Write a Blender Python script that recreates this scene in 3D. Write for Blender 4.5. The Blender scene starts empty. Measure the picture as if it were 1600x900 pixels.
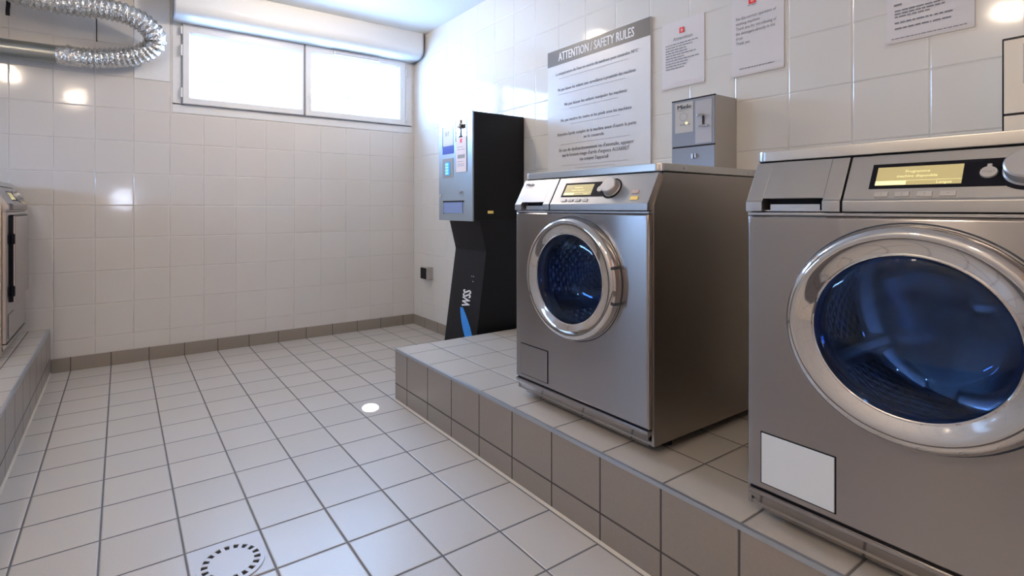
import bpy, bmesh, math, random
from mathutils import Vector, Matrix
random.seed(4)
C = bpy.context.scene.collection
SC = bpy.context.scene
PI = math.pi

# ------------------------------------------------------------------ camera
cd = bpy.data.cameras.new('camera'); cam = bpy.data.objects.new('camera', cd); C.objects.link(cam)
cam.location = (0.2515, -1.822, 0.966)
cam.rotation_euler = (PI/2, 0, -0.578)
cd.sensor_width = 36; cd.lens = 806/1600*36
cd.shift_x = 85/1600; cd.shift_y = -125/1600
cd.clip_start = 0.02
SC.camera = cam
# ------------------------------------------------------------------ exposure
SC.view_settings.view_transform = 'Standard'
SC.view_settings.look = 'None'
SC.view_settings.gamma = 1
SC.view_settings.use_curve_mapping = False
SC.view_settings.exposure = 0.0
# ------------------------------------------------------------------ sky outside
SKY_STRENGTH = 43.0
w = bpy.data.worlds.new('sky'); SC.world = w; w.use_nodes = True
bg = w.node_tree.nodes['Background']
bg.inputs[0].default_value = (0.36, 0.60, 1.0, 1); bg.inputs[1].default_value = SKY_STRENGTH
def area(name, loc, rot, sx, sy, power, col, portal=False):
    l = bpy.data.lights.new(name, 'AREA'); l.shape = 'RECTANGLE'; l.size = sx; l.size_y = sy
    l.energy = power; l.color = col
    o = bpy.data.objects.new(name, l); C.objects.link(o); o.location = loc; o.rotation_euler = rot
    if portal: l.cycles.is_portal = True
    return o
area('window_portal', (1.40, 2.02, 1.91), (-PI/2, 0, 0), 1.62, 0.46, 1, (1, 1, 1), True)
area('added_window_portal', (-1.0, 0.85, 1.20), (0, -PI/2, 0), 0.16, 0.90, 1, (1, 1, 1), True)
# thin ray of sun that reaches the floor through the shutter
sp = bpy.data.lights.new('sun_ray', 'SPOT'); sp.energy = 2500; sp.spot_size = math.radians(1.5); sp.spot_blend = 0.25
sp.shadow_soft_size = 0.004; sp.color = (1, 0.97, 0.92)
spo = bpy.data.objects.new('sun_ray', sp); C.objects.link(spo)
spo.location = (2.046, 2.50, 2.32)
_d = Vector((1.262, 0.50, 0.0)) - Vector((2.046, 2.50, 2.32))
spo.rotation_euler = _d.to_track_quat('-Z', 'Y').to_euler()
LAMP = 255.0     # emission strength of the ceiling lamps

# ================================================================== materials
def newmat(name):
    m = bpy.data.materials.new(name); m.use_nodes = True
    return m, m.node_tree.nodes, m.node_tree.links, m.node_tree.nodes['Principled BSDF']
def flat(name, col, rough=0.5, metal=0.0, spec=0.5, emit=0.0, bump=0.0, bscale=80, coat=0.0):
    m, N, L, P = newmat(name)
    P.inputs['Base Color'].default_value = (*col, 1); P.inputs['Roughness'].default_value = rough
    P.inputs['Metallic'].default_value = metal; P.inputs['Specular IOR Level'].default_value = spec
    P.inputs['Coat Weight'].default_value = coat
    if emit: P.inputs['Emission Color'].default_value = (*col, 1); P.inputs['Emission Strength'].default_value = emit
    # slight procedural variation so that no surface is perfectly uniform
    tc = N.new('ShaderNodeTexCoord'); ns = N.new('ShaderNodeTexNoise'); ns.inputs['Scale'].default_value = bscale
    L.new(tc.outputs['Object'], ns.inputs['Vector'])
    if bump:
        b = N.new('ShaderNodeBump'); b.inputs['Strength'].default_value = bump; b.inputs['Distance'].default_value = 0.002
        L.new(ns.outputs['Fac'], b.inputs['Height']); L.new(b.outputs['Normal'], P.inputs['Normal'])
    else:
        mr = N.new('ShaderNodeMapRange'); mr.inputs['To Min'].default_value = max(0, rough-0.02); mr.inputs['To Max'].default_value = min(1, rough+0.02)
        L.new(ns.outputs['Fac'], mr.inputs['Value']); L.new(mr.outputs['Result'], P.inputs['Roughness'])
    return m
def mth(N, L, op, a, b=None, c=None):
    n = N.new('ShaderNodeMath'); n.operation = op
    for i, v in enumerate((a, b, c)):
        if v is None: continue
        if isinstance(v, (int, float)): n.inputs[i].default_value = v
        else: L.new(v, n.inputs[i])
    return n.outputs[0]
def tiles(name, ua, va, uo, vo, us, vs, col, grout, gw, rough, grough=0.8, var=0.03, tilt=0.0, wav=0.0, mottle=0.0, spec=0.5, bdist=0.0015, coat=0.0):
    """square ceramic tiles; ua/va = world axis index of the two tile directions"""
    m, N, L, P = newmat(name)
    geo = N.new('ShaderNodeNewGeometry'); sx = N.new('ShaderNodeSeparateXYZ'); L.new(geo.outputs['Position'], sx.inputs[0])
    def line(ax, o, s):
        t = mth(N, L, 'DIVIDE', mth(N, L, 'SUBTRACT', sx.outputs[ax], o), s)
        fl = mth(N, L, 'FLOOR', t); fr = mth(N, L, 'SUBTRACT', t, fl)
        d = mth(N, L, 'MINIMUM', fr, mth(N, L, 'SUBTRACT', 1.0, fr))      # distance to joint in tile units
        return fl, fr, mth(N, L, 'MULTIPLY', d, s)
    fu, ru, du = line(ua, uo, us); fv, rv, dv = line(va, vo, vs)
    d = mth(N, L, 'MINIMUM', du, dv)
    mr = N.new('ShaderNodeMapRange'); mr.interpolation_type = 'SMOOTHSTEP'
    mr.inputs['From Min'].default_value = gw*0.5; mr.inputs['From Max'].default_value = gw*0.5+0.0012
    L.new(d, mr.inputs['Value']); mask = mr.outputs['Result']
    cb = N.new('ShaderNodeCombineXYZ'); L.new(fu, cb.inputs[0]); L.new(fv, cb.inputs[1])
    wn = N.new('ShaderNodeTexWhiteNoise'); wn.noise_dimensions = '3D'; L.new(cb.outputs[0], wn.inputs['Vector'])
    sc = N.new('ShaderNodeSeparateColor'); L.new(wn.outputs['Color'], sc.inputs[0])
    # colour: tile tone varies a little from tile to tile
    fac = mth(N, L, 'MULTIPLY_ADD', mth(N, L, 'SUBTRACT', wn.outputs['Value'], 0.5), 2*var, 1.0)
    if mottle:
        ns = N.new('ShaderNodeTexNoise'); ns.inputs['Scale'].default_value = 160; ns.inputs['Detail'].default_value = 3
        L.new(geo.outputs['Position'], ns.inputs['Vector'])
        fac = mth(N, L, 'MULTIPLY', fac, mth(N, L, 'MULTIPLY_ADD', mth(N, L, 'SUBTRACT', ns.outputs['Fac'], 0.5), mottle, 1.0))
    vm = N.new('ShaderNodeVectorMath'); vm.operation = 'SCALE'; vm.inputs[0].default_value = col; L.new(fac, vm.inputs['Scale'])
    gn = N.new('ShaderNodeTexNoise'); gn.inputs['Scale'].default_value = 9; L.new(geo.outputs['Position'], gn.inputs['Vector'])
    gv = N.new('ShaderNodeVectorMath'); gv.operation = 'SCALE'; gv.inputs[0].default_value = grout
    L.new(mth(N, L, 'MULTIPLY_ADD', gn.outputs['Fac'], 0.9, 0.55), gv.inputs['Scale'])
    mx = N.new('ShaderNodeMix'); mx.data_type = 'VECTOR'
    L.new(mask, mx.inputs['Factor']); L.new(gv.outputs[0], mx.inputs[4]); L.new(vm.outputs[0], mx.inputs[5])
    L.new(mx.outputs[1], P.inputs['Base Color'])
    rr = N.new('ShaderNodeMapRange'); rr.inputs['To Min'].default_value = grough; rr.inputs['To Max'].default_value = rough
    L.new(mask, rr.inputs['Value']); L.new(rr.outputs['Result'], P.inputs['Roughness'])
    P.inputs['Specular IOR Level'].default_value = spec; P.inputs['Coat Weight'].default_value = coat
    # height: joints recessed, edges pillowed, each tile leans by a hair
    pr = N.new('ShaderNodeMapRange'); pr.interpolation_type = 'SMOOTHERSTEP'; pr.inputs['From Min'].default_value = gw*0.4; pr.inputs['From Max'].default_value = gw*0.5+0.004
    L.new(d, pr.inputs['Value']); h = pr.outputs['Result']
    if tilt:
        tu = mth(N, L, 'MULTIPLY', mth(N, L, 'SUBTRACT', sc.outputs[0], 0.5), ru)
        tv = mth(N, L, 'MULTIPLY', mth(N, L, 'SUBTRACT', sc.outputs[1], 0.5), rv)
        h = mth(N, L, 'MULTIPLY_ADD', mth(N, L, 'ADD', tu, tv), tilt, h)
    if wav:
        n2 = N.new('ShaderNodeTexNoise'); n2.inputs['Scale'].default_value = 11; n2.inputs['Detail'].default_value = 1.5
        L.new(geo.outputs['Position'], n2.inputs['Vector']); h = mth(N, L, 'MULTIPLY_ADD', n2.outputs['Fac'], wav, h)
    b = N.new('ShaderNodeBump'); b.inputs['Strength'].default_value = 1.0; b.inputs['Distance'].default_value = bdist
    L.new(h, b.inputs['Height']); L.new(b.outputs['Normal'], P.inputs['Normal'])
    return m
def steel(name, col, rough, aniso=0.7, streak=0.01, wave=0.0):
    """brushed stainless steel, grain runs along U"""
    m, N, L, P = newmat(name)
    P.inputs['Metallic'].default_value = 1
    uv = N.new('ShaderNodeUVMap'); uv.uv_map = 'UVMap'
    mp = N.new('ShaderNodeMapping'); mp.inputs['Scale'].default_value = (2, 350, 1); L.new(uv.outputs[0], mp.inputs['Vector'])
    ns = N.new('ShaderNodeTexNoise'); ns.inputs['Scale'].default_value = 1; ns.inputs['Detail'].default_value = 2; L.new(mp.outputs[0], ns.inputs['Vector'])
    rr = N.new('ShaderNodeMapRange'); rr.inputs['To Min'].default_value = rough-streak*0.5; rr.inputs['To Max'].default_value = rough+streak*0.5
    L.new(ns.outputs['Fac'], rr.inputs['Value']); L.new(rr.outputs['Result'], P.inputs['Roughness'])
    vm = N.new('ShaderNodeVectorMath'); vm.operation = 'SCALE'; vm.inputs[0].default_value = col
    L.new(mth(N, L, 'MULTIPLY_ADD', ns.outputs['Fac'], 0.03, 0.985), vm.inputs['Scale']); L.new(vm.outputs[0], P.inputs['Base Color'])
    if wave:
        tc = N.new('ShaderNodeTexCoord'); n2 = N.new('ShaderNodeTexNoise'); n2.inputs['Scale'].default_value = 5.0
        L.new(tc.outputs['Object'], n2.inputs['Vector'])
        b = N.new('ShaderNodeBump'); b.inputs['Strength'].default_value = wave; b.inputs['Distance'].default_value = 0.01
        L.new(n2.outputs['Fac'], b.inputs['Height']); L.new(b.outputs['Normal'], P.inputs['Normal'])
    P.inputs['Anisotropic'].default_value = aniso; P.inputs['Anisotropic Rotation'].default_value = 0.25
    tg = N.new('ShaderNodeTangent'); tg.direction_type = 'UV_MAP'; tg.uv_map = 'UVMap'; L.new(tg.outputs[0], P.inputs['Tangent'])
    return m
def glass(name, tint, refl_col=(1, 1, 1), rough=0.0, ior=1.5, boost=0.0):
    """thin pane: clear tinted transmission under a fresnel reflection"""
    m = bpy.data.materials.new(name); m.use_nodes = True; N = m.node_tree.nodes; L = m.node_tree.links
    N.remove(N['Principled BSDF']); out = N['Material Output']
    t = N.new('ShaderNodeBsdfTransparent'); t.inputs[0].default_value = (*tint, 1)
    g = N.new('ShaderNodeBsdfGlossy'); g.inputs['Color'].default_value = (*refl_col, 1); g.inputs['Roughness'].default_value = rough
    lw = N.new('ShaderNodeLayerWeight'); lw.inputs['Blend'].default_value = 0.5
    F0 = ((ior-1)/(ior+1))**2; fz = mth(N, L, 'MULTIPLY_ADD', mth(N, L, 'POWER', lw.outputs['Facing'], 5.0), 1-F0, F0)
    mx = N.new('ShaderNodeMixShader'); L.new(mth(N, L, 'ADD', fz, boost), mx.inputs[0]); L.new(t.outputs[0], mx.inputs[1]); L.new(g.outputs[0], mx.inputs[2])
    L.new(mx.outputs[0], out.inputs['Surface'])
    return m
M = {}
M['tile_back'] = tiles('white_tiles_back', 0, 2, -0.0818, 0.982, 0.199, 0.2, (0.64, 0.615, 0.585), (0.56, 0.53, 0.50), 0.0018, 0.09, 0.5, 0.015, 0.35, 0.35, spec=0.55, bdist=0.0012)
M['tile_right'] = tiles('white_tiles_right', 1, 2, -1.294, 1.387, 0.198, 0.199, (0.67, 0.655, 0.62), (0.58, 0.565, 0.53), 0.0018, 0.07, 0.5, 0.012, 0.30, 0.25, spec=0.6, bdist=0.0012)
M['tile_left'] = tiles('white_tiles_left', 1, 2, 0.0, 0.982, 0.2, 0.2, (0.64, 0.61, 0.57), (0.4, 0.38, 0.35), 0.0022, 0.1, 0.5, 0.015, 0.3, 0.3)
M['floor'] = tiles('floor_tiles', 0, 1, 0.0, 0.0, 0.2, 0.2, (0.50, 0.465, 0.425), (0.085, 0.08, 0.085), 0.0042, 0.34, 0.7, 0.035, 0.30, 0.0, mottle=0.10, spec=1.0, bdist=0.0012)
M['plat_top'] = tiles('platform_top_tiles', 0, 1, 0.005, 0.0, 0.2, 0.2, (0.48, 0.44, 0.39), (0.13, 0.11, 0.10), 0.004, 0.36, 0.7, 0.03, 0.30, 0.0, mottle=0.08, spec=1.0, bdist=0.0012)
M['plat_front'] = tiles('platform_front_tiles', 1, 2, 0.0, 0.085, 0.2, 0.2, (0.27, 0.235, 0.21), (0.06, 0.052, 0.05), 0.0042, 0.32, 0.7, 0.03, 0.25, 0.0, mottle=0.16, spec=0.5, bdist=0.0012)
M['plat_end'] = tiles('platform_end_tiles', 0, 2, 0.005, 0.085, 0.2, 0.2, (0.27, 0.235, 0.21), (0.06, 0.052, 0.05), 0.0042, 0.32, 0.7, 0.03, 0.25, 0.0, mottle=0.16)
M['skirt_back'] = tiles('skirting_tiles_back', 0, 2, 0.0, -0.3, 0.2, 1.0, (0.27, 0.235, 0.20), (0.10, 0.085, 0.075), 0.004, 0.3, 0.7, 0.04, mottle=0.12)
M['skirt_right'] = tiles('skirting_tiles_right', 1, 2, 0.0, -0.3, 0.2, 1.0, (0.28, 0.245, 0.21), (0.10, 0.085, 0.075), 0.004, 0.3, 0.7, 0.04, mottle=0.12)
M['ceiling'] = flat('ceiling_paint', (0.80, 0.81, 0.81), 0.6, bump=0.05)
M['plaster'] = flat('plaster', (0.56, 0.36, 0.25), 0.7, bump=0.1)
M['pvc'] = flat('white_pvc', (0.72, 0.73, 0.74), 0.28, spec=0.5)
M['pvc_dark'] = flat('window_gasket', (0.20, 0.21, 0.24), 0.5)
M['box_pvc'] = flat('shutter_box_pvc', (0.70, 0.72, 0.74), 0.25)
M['trimline'] = flat('nosing_metal', (0.42, 0.45, 0.50), 0.32, metal=0.7)
M['silicone'] = flat('cream_joint', (0.55, 0.50, 0.42), 0.5)
M['steel'] = steel('brushed_steel', (0.41, 0.385, 0.38), 0.22, 0.97, wave=0.03)
M['steel_side'] = steel('brushed_steel_side', (0.40, 0.36, 0.325), 0.34, 0.6, wave=0.12)
M['steel_lid'] = steel('steel_lid', (0.60, 0.575, 0.54), 0.33, 0.4)
M['fascia'] = steel('fascia_steel', (0.43, 0.42, 0.415), 0.40, 0.35)
M['chrome'] = flat('chrome', (0.68, 0.66, 0.65), 0.045, metal=1)
M['chrome_dull'] = flat('satin_metal', (0.62, 0.62, 0.64), 0.25, metal=1)
M['glass_door'] = glass('door_glass', (0.52, 0.66, 0.88), (0.75, 0.87, 1.0), 0.01, 1.5, 0.0)
M['glass_bowl'] = glass('bowl_glass', (0.52, 0.70, 0.95), (0.32, 0.56, 1.0), 0.03, 1.45, 0.03)
M['pane'] = glass('window_pane', (0.97, 0.985, 1.0), (1, 1, 1), 0.0, 1.45)
M['rubber'] = flat('grey_rubber', (0.035, 0.045, 0.06), 0.35)
M['black'] = flat('black_plastic', (0.010, 0.010, 0.014), 0.25, spec=0.10)
M['matt_black'] = flat('powder_black', (0.008, 0.008, 0.009), 0.45, spec=0.22)
M['ped_black'] = flat('pedestal_black', (0.009, 0.009, 0.012), 0.42, spec=0.25)
M['lcd'] = flat('lcd_yellow', (0.50, 0.43, 0.20), 0.3, emit=0.35)
M['lcd_lit'] = flat('lcd_bar', (0.95, 0.90, 0.50), 0.3, emit=0.55)
M['knob'] = flat('knob_silver', (0.48, 0.47, 0.47), 0.35, metal=0.6)
M['button'] = flat('button_grey', (0.50, 0.48, 0.46), 0.4, metal=0.3)
M['button_pink'] = flat('button_pink', (0.55, 0.42, 0.42), 0.4)
M['button_yellow'] = flat('button_yellow', (0.85, 0.62, 0.18), 0.4, emit=0.12)
M['white_enamel'] = flat('white_enamel', (0.68, 0.74, 0.80), 0.22)
M['ink'] = flat('ink_black', (0.02, 0.02, 0.025), 0.6)
M['ink_grey'] = flat('ink_grey', (0.24, 0.24, 0.26), 0.6)
M['ink_mid'] = flat('ink_mid', (0.19, 0.19, 0.205), 0.6)
M['ink_faint'] = flat('ink_faint', (0.46, 0.46, 0.48), 0.6)
M['ink_white'] = flat('ink_white', (0.80, 0.80, 0.80), 0.6)
M['paper'] = flat('paper', (0.66, 0.635, 0.64), 0.45, spec=0.4)
M['paper_pink'] = flat('paper_pink', (0.80, 0.70, 0.72), 0.5)
M['tape'] = glass('clear_tape', (0.985, 0.98, 0.975), rough=0.1, ior=1.25)
M['poster'] = flat('poster_board', (0.66, 0.665, 0.68), 0.33, spec=0.5)
M['poster_head'] = flat('poster_header', (0.11, 0.106, 0.106), 0.38, spec=0.5)
M['red'] = flat('logo_red', (0.75, 0.03, 0.03), 0.5)
M['kiosk_silver'] = steel('kiosk_silver', (0.44, 0.51, 0.57), 0.38, 0.3)
M['kiosk_plate'] = flat('kiosk_plate', (0.70, 0.73, 0.73), 0.35)
M['kiosk_recess'] = flat('kiosk_recess', (0.30, 0.30, 0.30), 0.5)
M['blue_label'] = flat('blue_label', (0.06, 0.11, 0.50), 0.35)
M['blue_tray'] = flat('blue_tray', (0.20, 0.27, 0.48), 0.3)
M['lcd_blue'] = flat('keypad_blue', (0.06, 0.30, 0.62), 0.3, emit=0.5)
M['lcd_key'] = flat('keypad_key', (0.25, 0.70, 0.95), 0.3, emit=0.8)
M['swoosh'] = flat('swoosh_blue', (0.03, 0.25, 0.70), 0.35)
M['box_grey'] = flat('coin_box_grey', (0.27, 0.28, 0.31), 0.33, metal=0.35)
M['box_side'] = flat('coin_box_side', (0.47, 0.44, 0.40), 0.4)
M['box_label'] = flat('coin_box_label', (0.48, 0.47, 0.45), 0.35)
M['box_cream'] = flat('coin_box_cream', (0.74, 0.68, 0.58), 0.35)
M['box_plate'] = flat('coin_box_plate', (0.42, 0.40, 0.40), 0.35, metal=0.3)
M['pipe'] = flat('galvanised_pipe', (0.34, 0.36, 0.35), 0.32, metal=0.85, bscale=14)
M['outlet'] = flat('outlet_grey', (0.40, 0.38, 0.36), 0.5)
M['drain'] = flat('drain_enamel', (0.55, 0.56, 0.60), 0.35)
M['hole'] = flat('dark_hole', (0.012, 0.008, 0.008), 0.8)
M['wood'] = flat('wood_door', (0.52, 0.33, 0.22), 0.5, bscale=6)
M['slat'] = flat('slat_grey', (0.42, 0.45, 0.50), 0.6)
def foil():
    m, N, L, P = newmat('crinkled_foil')
    P.inputs['Metallic'].default_value = 1; P.inputs['Base Color'].default_value = (0.74, 0.74, 0.73, 1); P.inputs['Roughness'].default_value = 0.20
    tc = N.new('ShaderNodeTexCoord'); v = N.new('ShaderNodeTexVoronoi'); v.inputs['Scale'].default_value = 75
    L.new(tc.outputs['Object'], v.inputs['Vector'])
    n = N.new('ShaderNodeTexNoise'); n.inputs['Scale'].default_value = 55; n.inputs['Detail'].default_value = 4; L.new(tc.outputs['Object'], n.inputs['Vector'])
    b = N.new('ShaderNodeBump'); b.inputs['Strength'].default_value = 0.9; b.inputs['Distance'].default_value = 0.006
    L.new(mth(N, L, 'MULTIPLY_ADD', v.outputs['Distance'], 0.7, n.outputs['Fac']), b.inputs['Height']); L.new(b.outputs['Normal'], P.inputs['Normal'])
    return m
M['foil'] = foil()
def lampmat():
    m, N, L, P = newmat('lamp_diffuser')
    P.inputs['Emission Color'].default_value = (1, 0.81, 0.61, 1); P.inputs['Emission Strength'].default_value = LAMP
    P.inputs['Base Color'].default_value = (0.9, 0.88, 0.85, 1)
    return m
M['lamp'] = lampmat()
def paneblue():
    m, N, L, P = newmat('lit_vision_panel')
    P.inputs['Emission Color'].default_value = (0.70, 0.78, 1.0, 1); P.inputs['Emission Strength'].default_value = 26
    return m
M['vision'] = paneblue()
def drum():
    m, N, L, P = newmat('honeycomb_drum')
    P.inputs['Metallic'].default_value = 1; P.inputs['Base Color'].default_value = (0.62, 0.66, 0.72, 1); P.inputs['Roughness'].default_value = 0.20
    uv = N.new('ShaderNodeUVMap'); uv.uv_map = 'UVMap'
    mp = N.new('ShaderNodeMapping'); mp.inputs['Scale'].default_value = (1, 1, 1); mp.inputs['Rotation'].default_value = (0, 0, 0.785); L.new(uv.outputs[0], mp.inputs['Vector'])
    v = N.new('ShaderNodeTexVoronoi'); v.inputs['Scale'].default_value = 40; v.inputs['Randomness'].default_value = 0.15; L.new(mp.outputs[0], v.inputs['Vector'])
    st = N.new('ShaderNodeMapRange'); st.interpolation_type = 'SMOOTHSTEP'; st.inputs['From Min'].default_value = 0.10; st.inputs['From Max'].default_value = 0.14
    L.new(v.outputs['Distance'], st.inputs['Value'])
    mx = N.new('ShaderNodeMix'); mx.data_type = 'RGBA'; L.new(st.outputs['Result'], mx.inputs['Factor'])
    mx.inputs[6].default_value = (0.01, 0.01, 0.015, 1); mx.inputs[7].default_value = (0.62, 0.66, 0.72, 1); L.new(mx.outputs[2], P.inputs['Base Color'])
    b = N.new('ShaderNodeBump'); b.inputs['Strength'].default_value = 0.8; b.inputs['Distance'].default_value = 0.012
    L.new(v.outputs['Distance'], b.inputs['Height']); L.new(b.outputs['Normal'], P.inputs['Normal'])
    return m
M['drum'] = drum()
M['drum_back'] = flat('drum_back_steel', (0.60, 0.63, 0.68), 0.22, metal=1)

# ================================================================== mesh helpers
def uvbox(bm):
    uv = bm.loops.layers.uv.get('UVMap') or bm.loops.layers.uv.new('UVMap')
    bm.normal_update()
    for f in bm.faces:
        n = f.normal; a = [abs(n.x), abs(n.y), abs(n.z)]; k = a.index(max(a))
        for l in f.loops:
            c = l.vert.co
            l[uv].uv = (c.y, c.z) if k == 0 else ((c.x, c.z) if k == 1 else (c.y, c.x))
def obj(name, bm, mat, parent=None, smooth=False, inv=None, keepuv=False):
    if not keepuv: uvbox(bm)
    me = bpy.data.meshes.new(name); bm.to_mesh(me); bm.free()
    me.materials.append(M[mat] if isinstance(mat, str) else mat)
    if smooth:
        me.polygons.foreach_set('use_smooth', [True]*len(me.polygons))
        me.set_sharp_from_angle(angle=math.radians(40)) if hasattr(me, 'set_sharp_from_angle') else None
    o = bpy.data.objects.new(name, me); C.objects.link(o)
    if smooth:
        wm = o.modifiers.new('normals', 'WEIGHTED_NORMAL'); wm.keep_sharp = True; wm.weight = 80
    if parent is not None:
        o.parent = parent
        if inv is not None: o.matrix_parent_inverse = inv
    return o
def bx(bm, a, b, bev=0.0, seg=2):
    x0, y0, z0 = [min(p, q) for p, q in zip(a, b)]; x1, y1, z1 = [max(p, q) for p, q in zip(a, b)]
    r = bmesh.ops.create_cube(bm, size=1); vs = r['verts']
    for v in vs: v.co = Vector(((v.co.x+.5)*(x1-x0)+x0, (v.co.y+.5)*(y1-y0)+y0, (v.co.z+.5)*(z1-z0)+z0))
    if bev:
        es = list({e for v in vs for e in v.link_edges})
        bmesh.ops.bevel(bm, geom=es, offset=bev, segments=seg, affect='EDGES', profile=0.5)
    return vs
def box(name, a, b, mat, parent=None, inv=None, bev=0.0, seg=2):
    bm = bmesh.new(); bx(bm, a, b, bev, seg); return obj(name, bm, mat, parent, bev > 0, inv)
def prism(bm, prof, y0, y1, axis='y', bev=0.0, seg=2):
    """profile in (x,z) swept along y (or (y,z) along x, (x,y) along z)"""
    f = {'y': lambda p, t: (p[0], t, p[1]), 'x': lambda p, t: (t, p[0], p[1]), 'z': lambda p, t: (p[0], p[1], t)}[axis]
    A = [bm.verts.new(f(p, y0)) for p in prof]; B = [bm.verts.new(f(p, y1)) for p in prof]; n = len(prof)
    fs = [bm.faces.new(A), bm.faces.new(B[::-1])]
    for i in range(n): fs.append(bm.faces.new((A[i], B[i], B[(i+1) % n], A[(i+1) % n])))
    bmesh.ops.recalc_face_normals(bm, faces=fs)
    if bev: bmesh.ops.bevel(bm, geom=list({e for q in fs for e in q.edges}), offset=bev, segments=seg, affect='EDGES', profile=0.5)
def lathe(bm, prof, axis_o, n=64, closed=False, a0=0, a1=2*PI, uv=None):
    """profile (r, x): rotation about the x axis through axis_o"""
    full = abs(a1-a0-2*PI) < 1e-6; m = n if full else n+1; rows = []
    for i in range(m):
        a = a0+(a1-a0)*i/n
        rows.append([bm.verts.new((axis_o[0]+x, axis_o[1]+r*math.cos(a), axis_o[2]+r*math.sin(a))) for r, x in prof])
    k = len(prof); fs = []
    for i in range(n):
        A = rows[i]; B = rows[(i+1) % m]
        for j in range(k if closed else k-1):
            j2 = (j+1) % k
            if (A[j].co-B[j].co).length < 1e-7 and (A[j2].co-B[j2].co).length < 1e-7: continue
            f = bm.faces.new((A[j], B[j], B[j2], A[j2])); fs.append(f)
            if uv is not None:
                for l in f.loops:
                    ii = i if l.vert in A else i+1; jj = (A if l.vert in A else B).index(l.vert)
                    l[uv].uv = (ii/n*uvlen, sum(math.hypot(prof[t+1][0]-prof[t][0], prof[t+1][1]-prof[t][1]) for t in range(jj)))
    bmesh.ops.remove_doubles(bm, verts=bm.verts[:], dist=1e-6) if uv is None else None
    return fs
uvlen = 2*PI*0.235
def cyl(bm, p0, p1, r0, r1=None, n=24, caps=True):
    p0 = Vector(p0); p1 = Vector(p1); d = p1-p0; r1 = r0 if r1 is None else r1
    mt = Matrix.Translation((p0+p1)/2) @ d.to_track_quat('Z', 'Y').to_matrix().to_4x4()
    bmesh.ops.create_cone(bm, cap_ends=caps, segments=n, radius1=r0, radius2=r1, depth=d.length, matrix=mt)
def tube(bm, pts, rad, n=20, caps=True):
    """sweep a circle along pts with radius list/func"""
    P = [Vector(p) for p in pts]; up = Vector((0, 0, 1)); rows = []
    T = [(P[min(i+1, len(P)-1)]-P[max(i-1, 0)]).normalized() for i in range(len(P))]
    u = T[0].orthogonal().normalized()
    for i, p in enumerate(P):
        u = (u-T[i]*u.dot(T[i])).normalized(); v = T[i].cross(u); r = rad[i] if hasattr(rad, '__len__') else rad
        rows.append([bm.verts.new(p+u*math.cos(2*PI*k/n)*r+v*math.sin(2*PI*k/n)*r) for k in range(n)])
    for A, B in zip(rows, rows[1:]):
        for k in range(n): bm.faces.new((A[k], A[(k+1) % n], B[(k+1) % n], B[k]))
    if caps: bm.faces.new(rows[0][::-1]); bm.faces.new(rows[-1])
def textmesh(items, mat, mtx, name, parent=None, inv=None, h=0.0006):
    """items: (string, size, x, y, align, xscale) laid out in the XY plane, then mtx; one mesh"""
    bm = bmesh.new()
    for kz, (s, size, x, y, al, xs) in enumerate(items):
        cu = bpy.data.curves.new('t', 'FONT'); cu.body = s; cu.size = size; cu.align_x = al; cu.extrude = 0.0; cu.resolution_u = 2
        o = bpy.data.objects.new('t', cu); C.objects.link(o)
        dg = bpy.context.evaluated_depsgraph_get(); me = bpy.data.meshes.new_from_object(o.evaluated_get(dg))
        me.transform(Matrix.Translation((x, y, kz*0.00004)) @ Matrix.Diagonal((xs, 1, 1, 1)))
        bm.from_mesh(me); bpy.data.objects.remove(o); bpy.data.curves.remove(cu); bpy.data.meshes.remove(me)
    bm.transform(mtx)
    return obj(name, bm, mat, parent, inv=inv)
def bars(items, mat, mtx, name, parent=None, inv=None):
    """rows of tiny printed words too small to read: (x, y, width, height)"""
    bm = bmesh.new()
    for x, y, wd, h in items:
        t = x
        while t < x+wd-0.002:
            ww = min(random.uniform(0.5, 1.5)*h*3.0, x+wd-t)
            vs = [bm.verts.new((a, b, 0)) for a, b in ((t, y), (t+ww, y), (t+ww, y+h), (t, y+h))]; bm.faces.new(vs)
            t += ww+h*0.6
    bm.transform(mtx); return obj(name, bm, mat, parent, inv=inv)
def tag(o, label, cat, group=None, kind=None):
    if label: o['label'] = label
    if cat: o['category'] = cat
    if group: o['group'] = group
    if kind: o['kind'] = kind
    return o
def thing(name, label, cat, loc, rotz=0, group=None):
    o = bpy.data.objects.new(name, None); C.objects.link(o); o.empty_display_size = 0.1
    o.location = loc; o.rotation_euler = (0, 0, rotz); tag(o, label, cat, group)
    return o, Matrix.Translation(-Vector(loc))
def struct(o, label=None):
    o['kind'] = 'structure'
    if label: o['label'] = label; o['category'] = 'wall'
    return o
def side_matrix(x, y, z):
    """printed matter on the right wall: text runs towards -y, up is z, faces -x"""
    return Matrix(((0, 0, -1, x), (-1, 0, 0, y), (0, 1, 0, z), (0, 0, 0, 1)))

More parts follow.
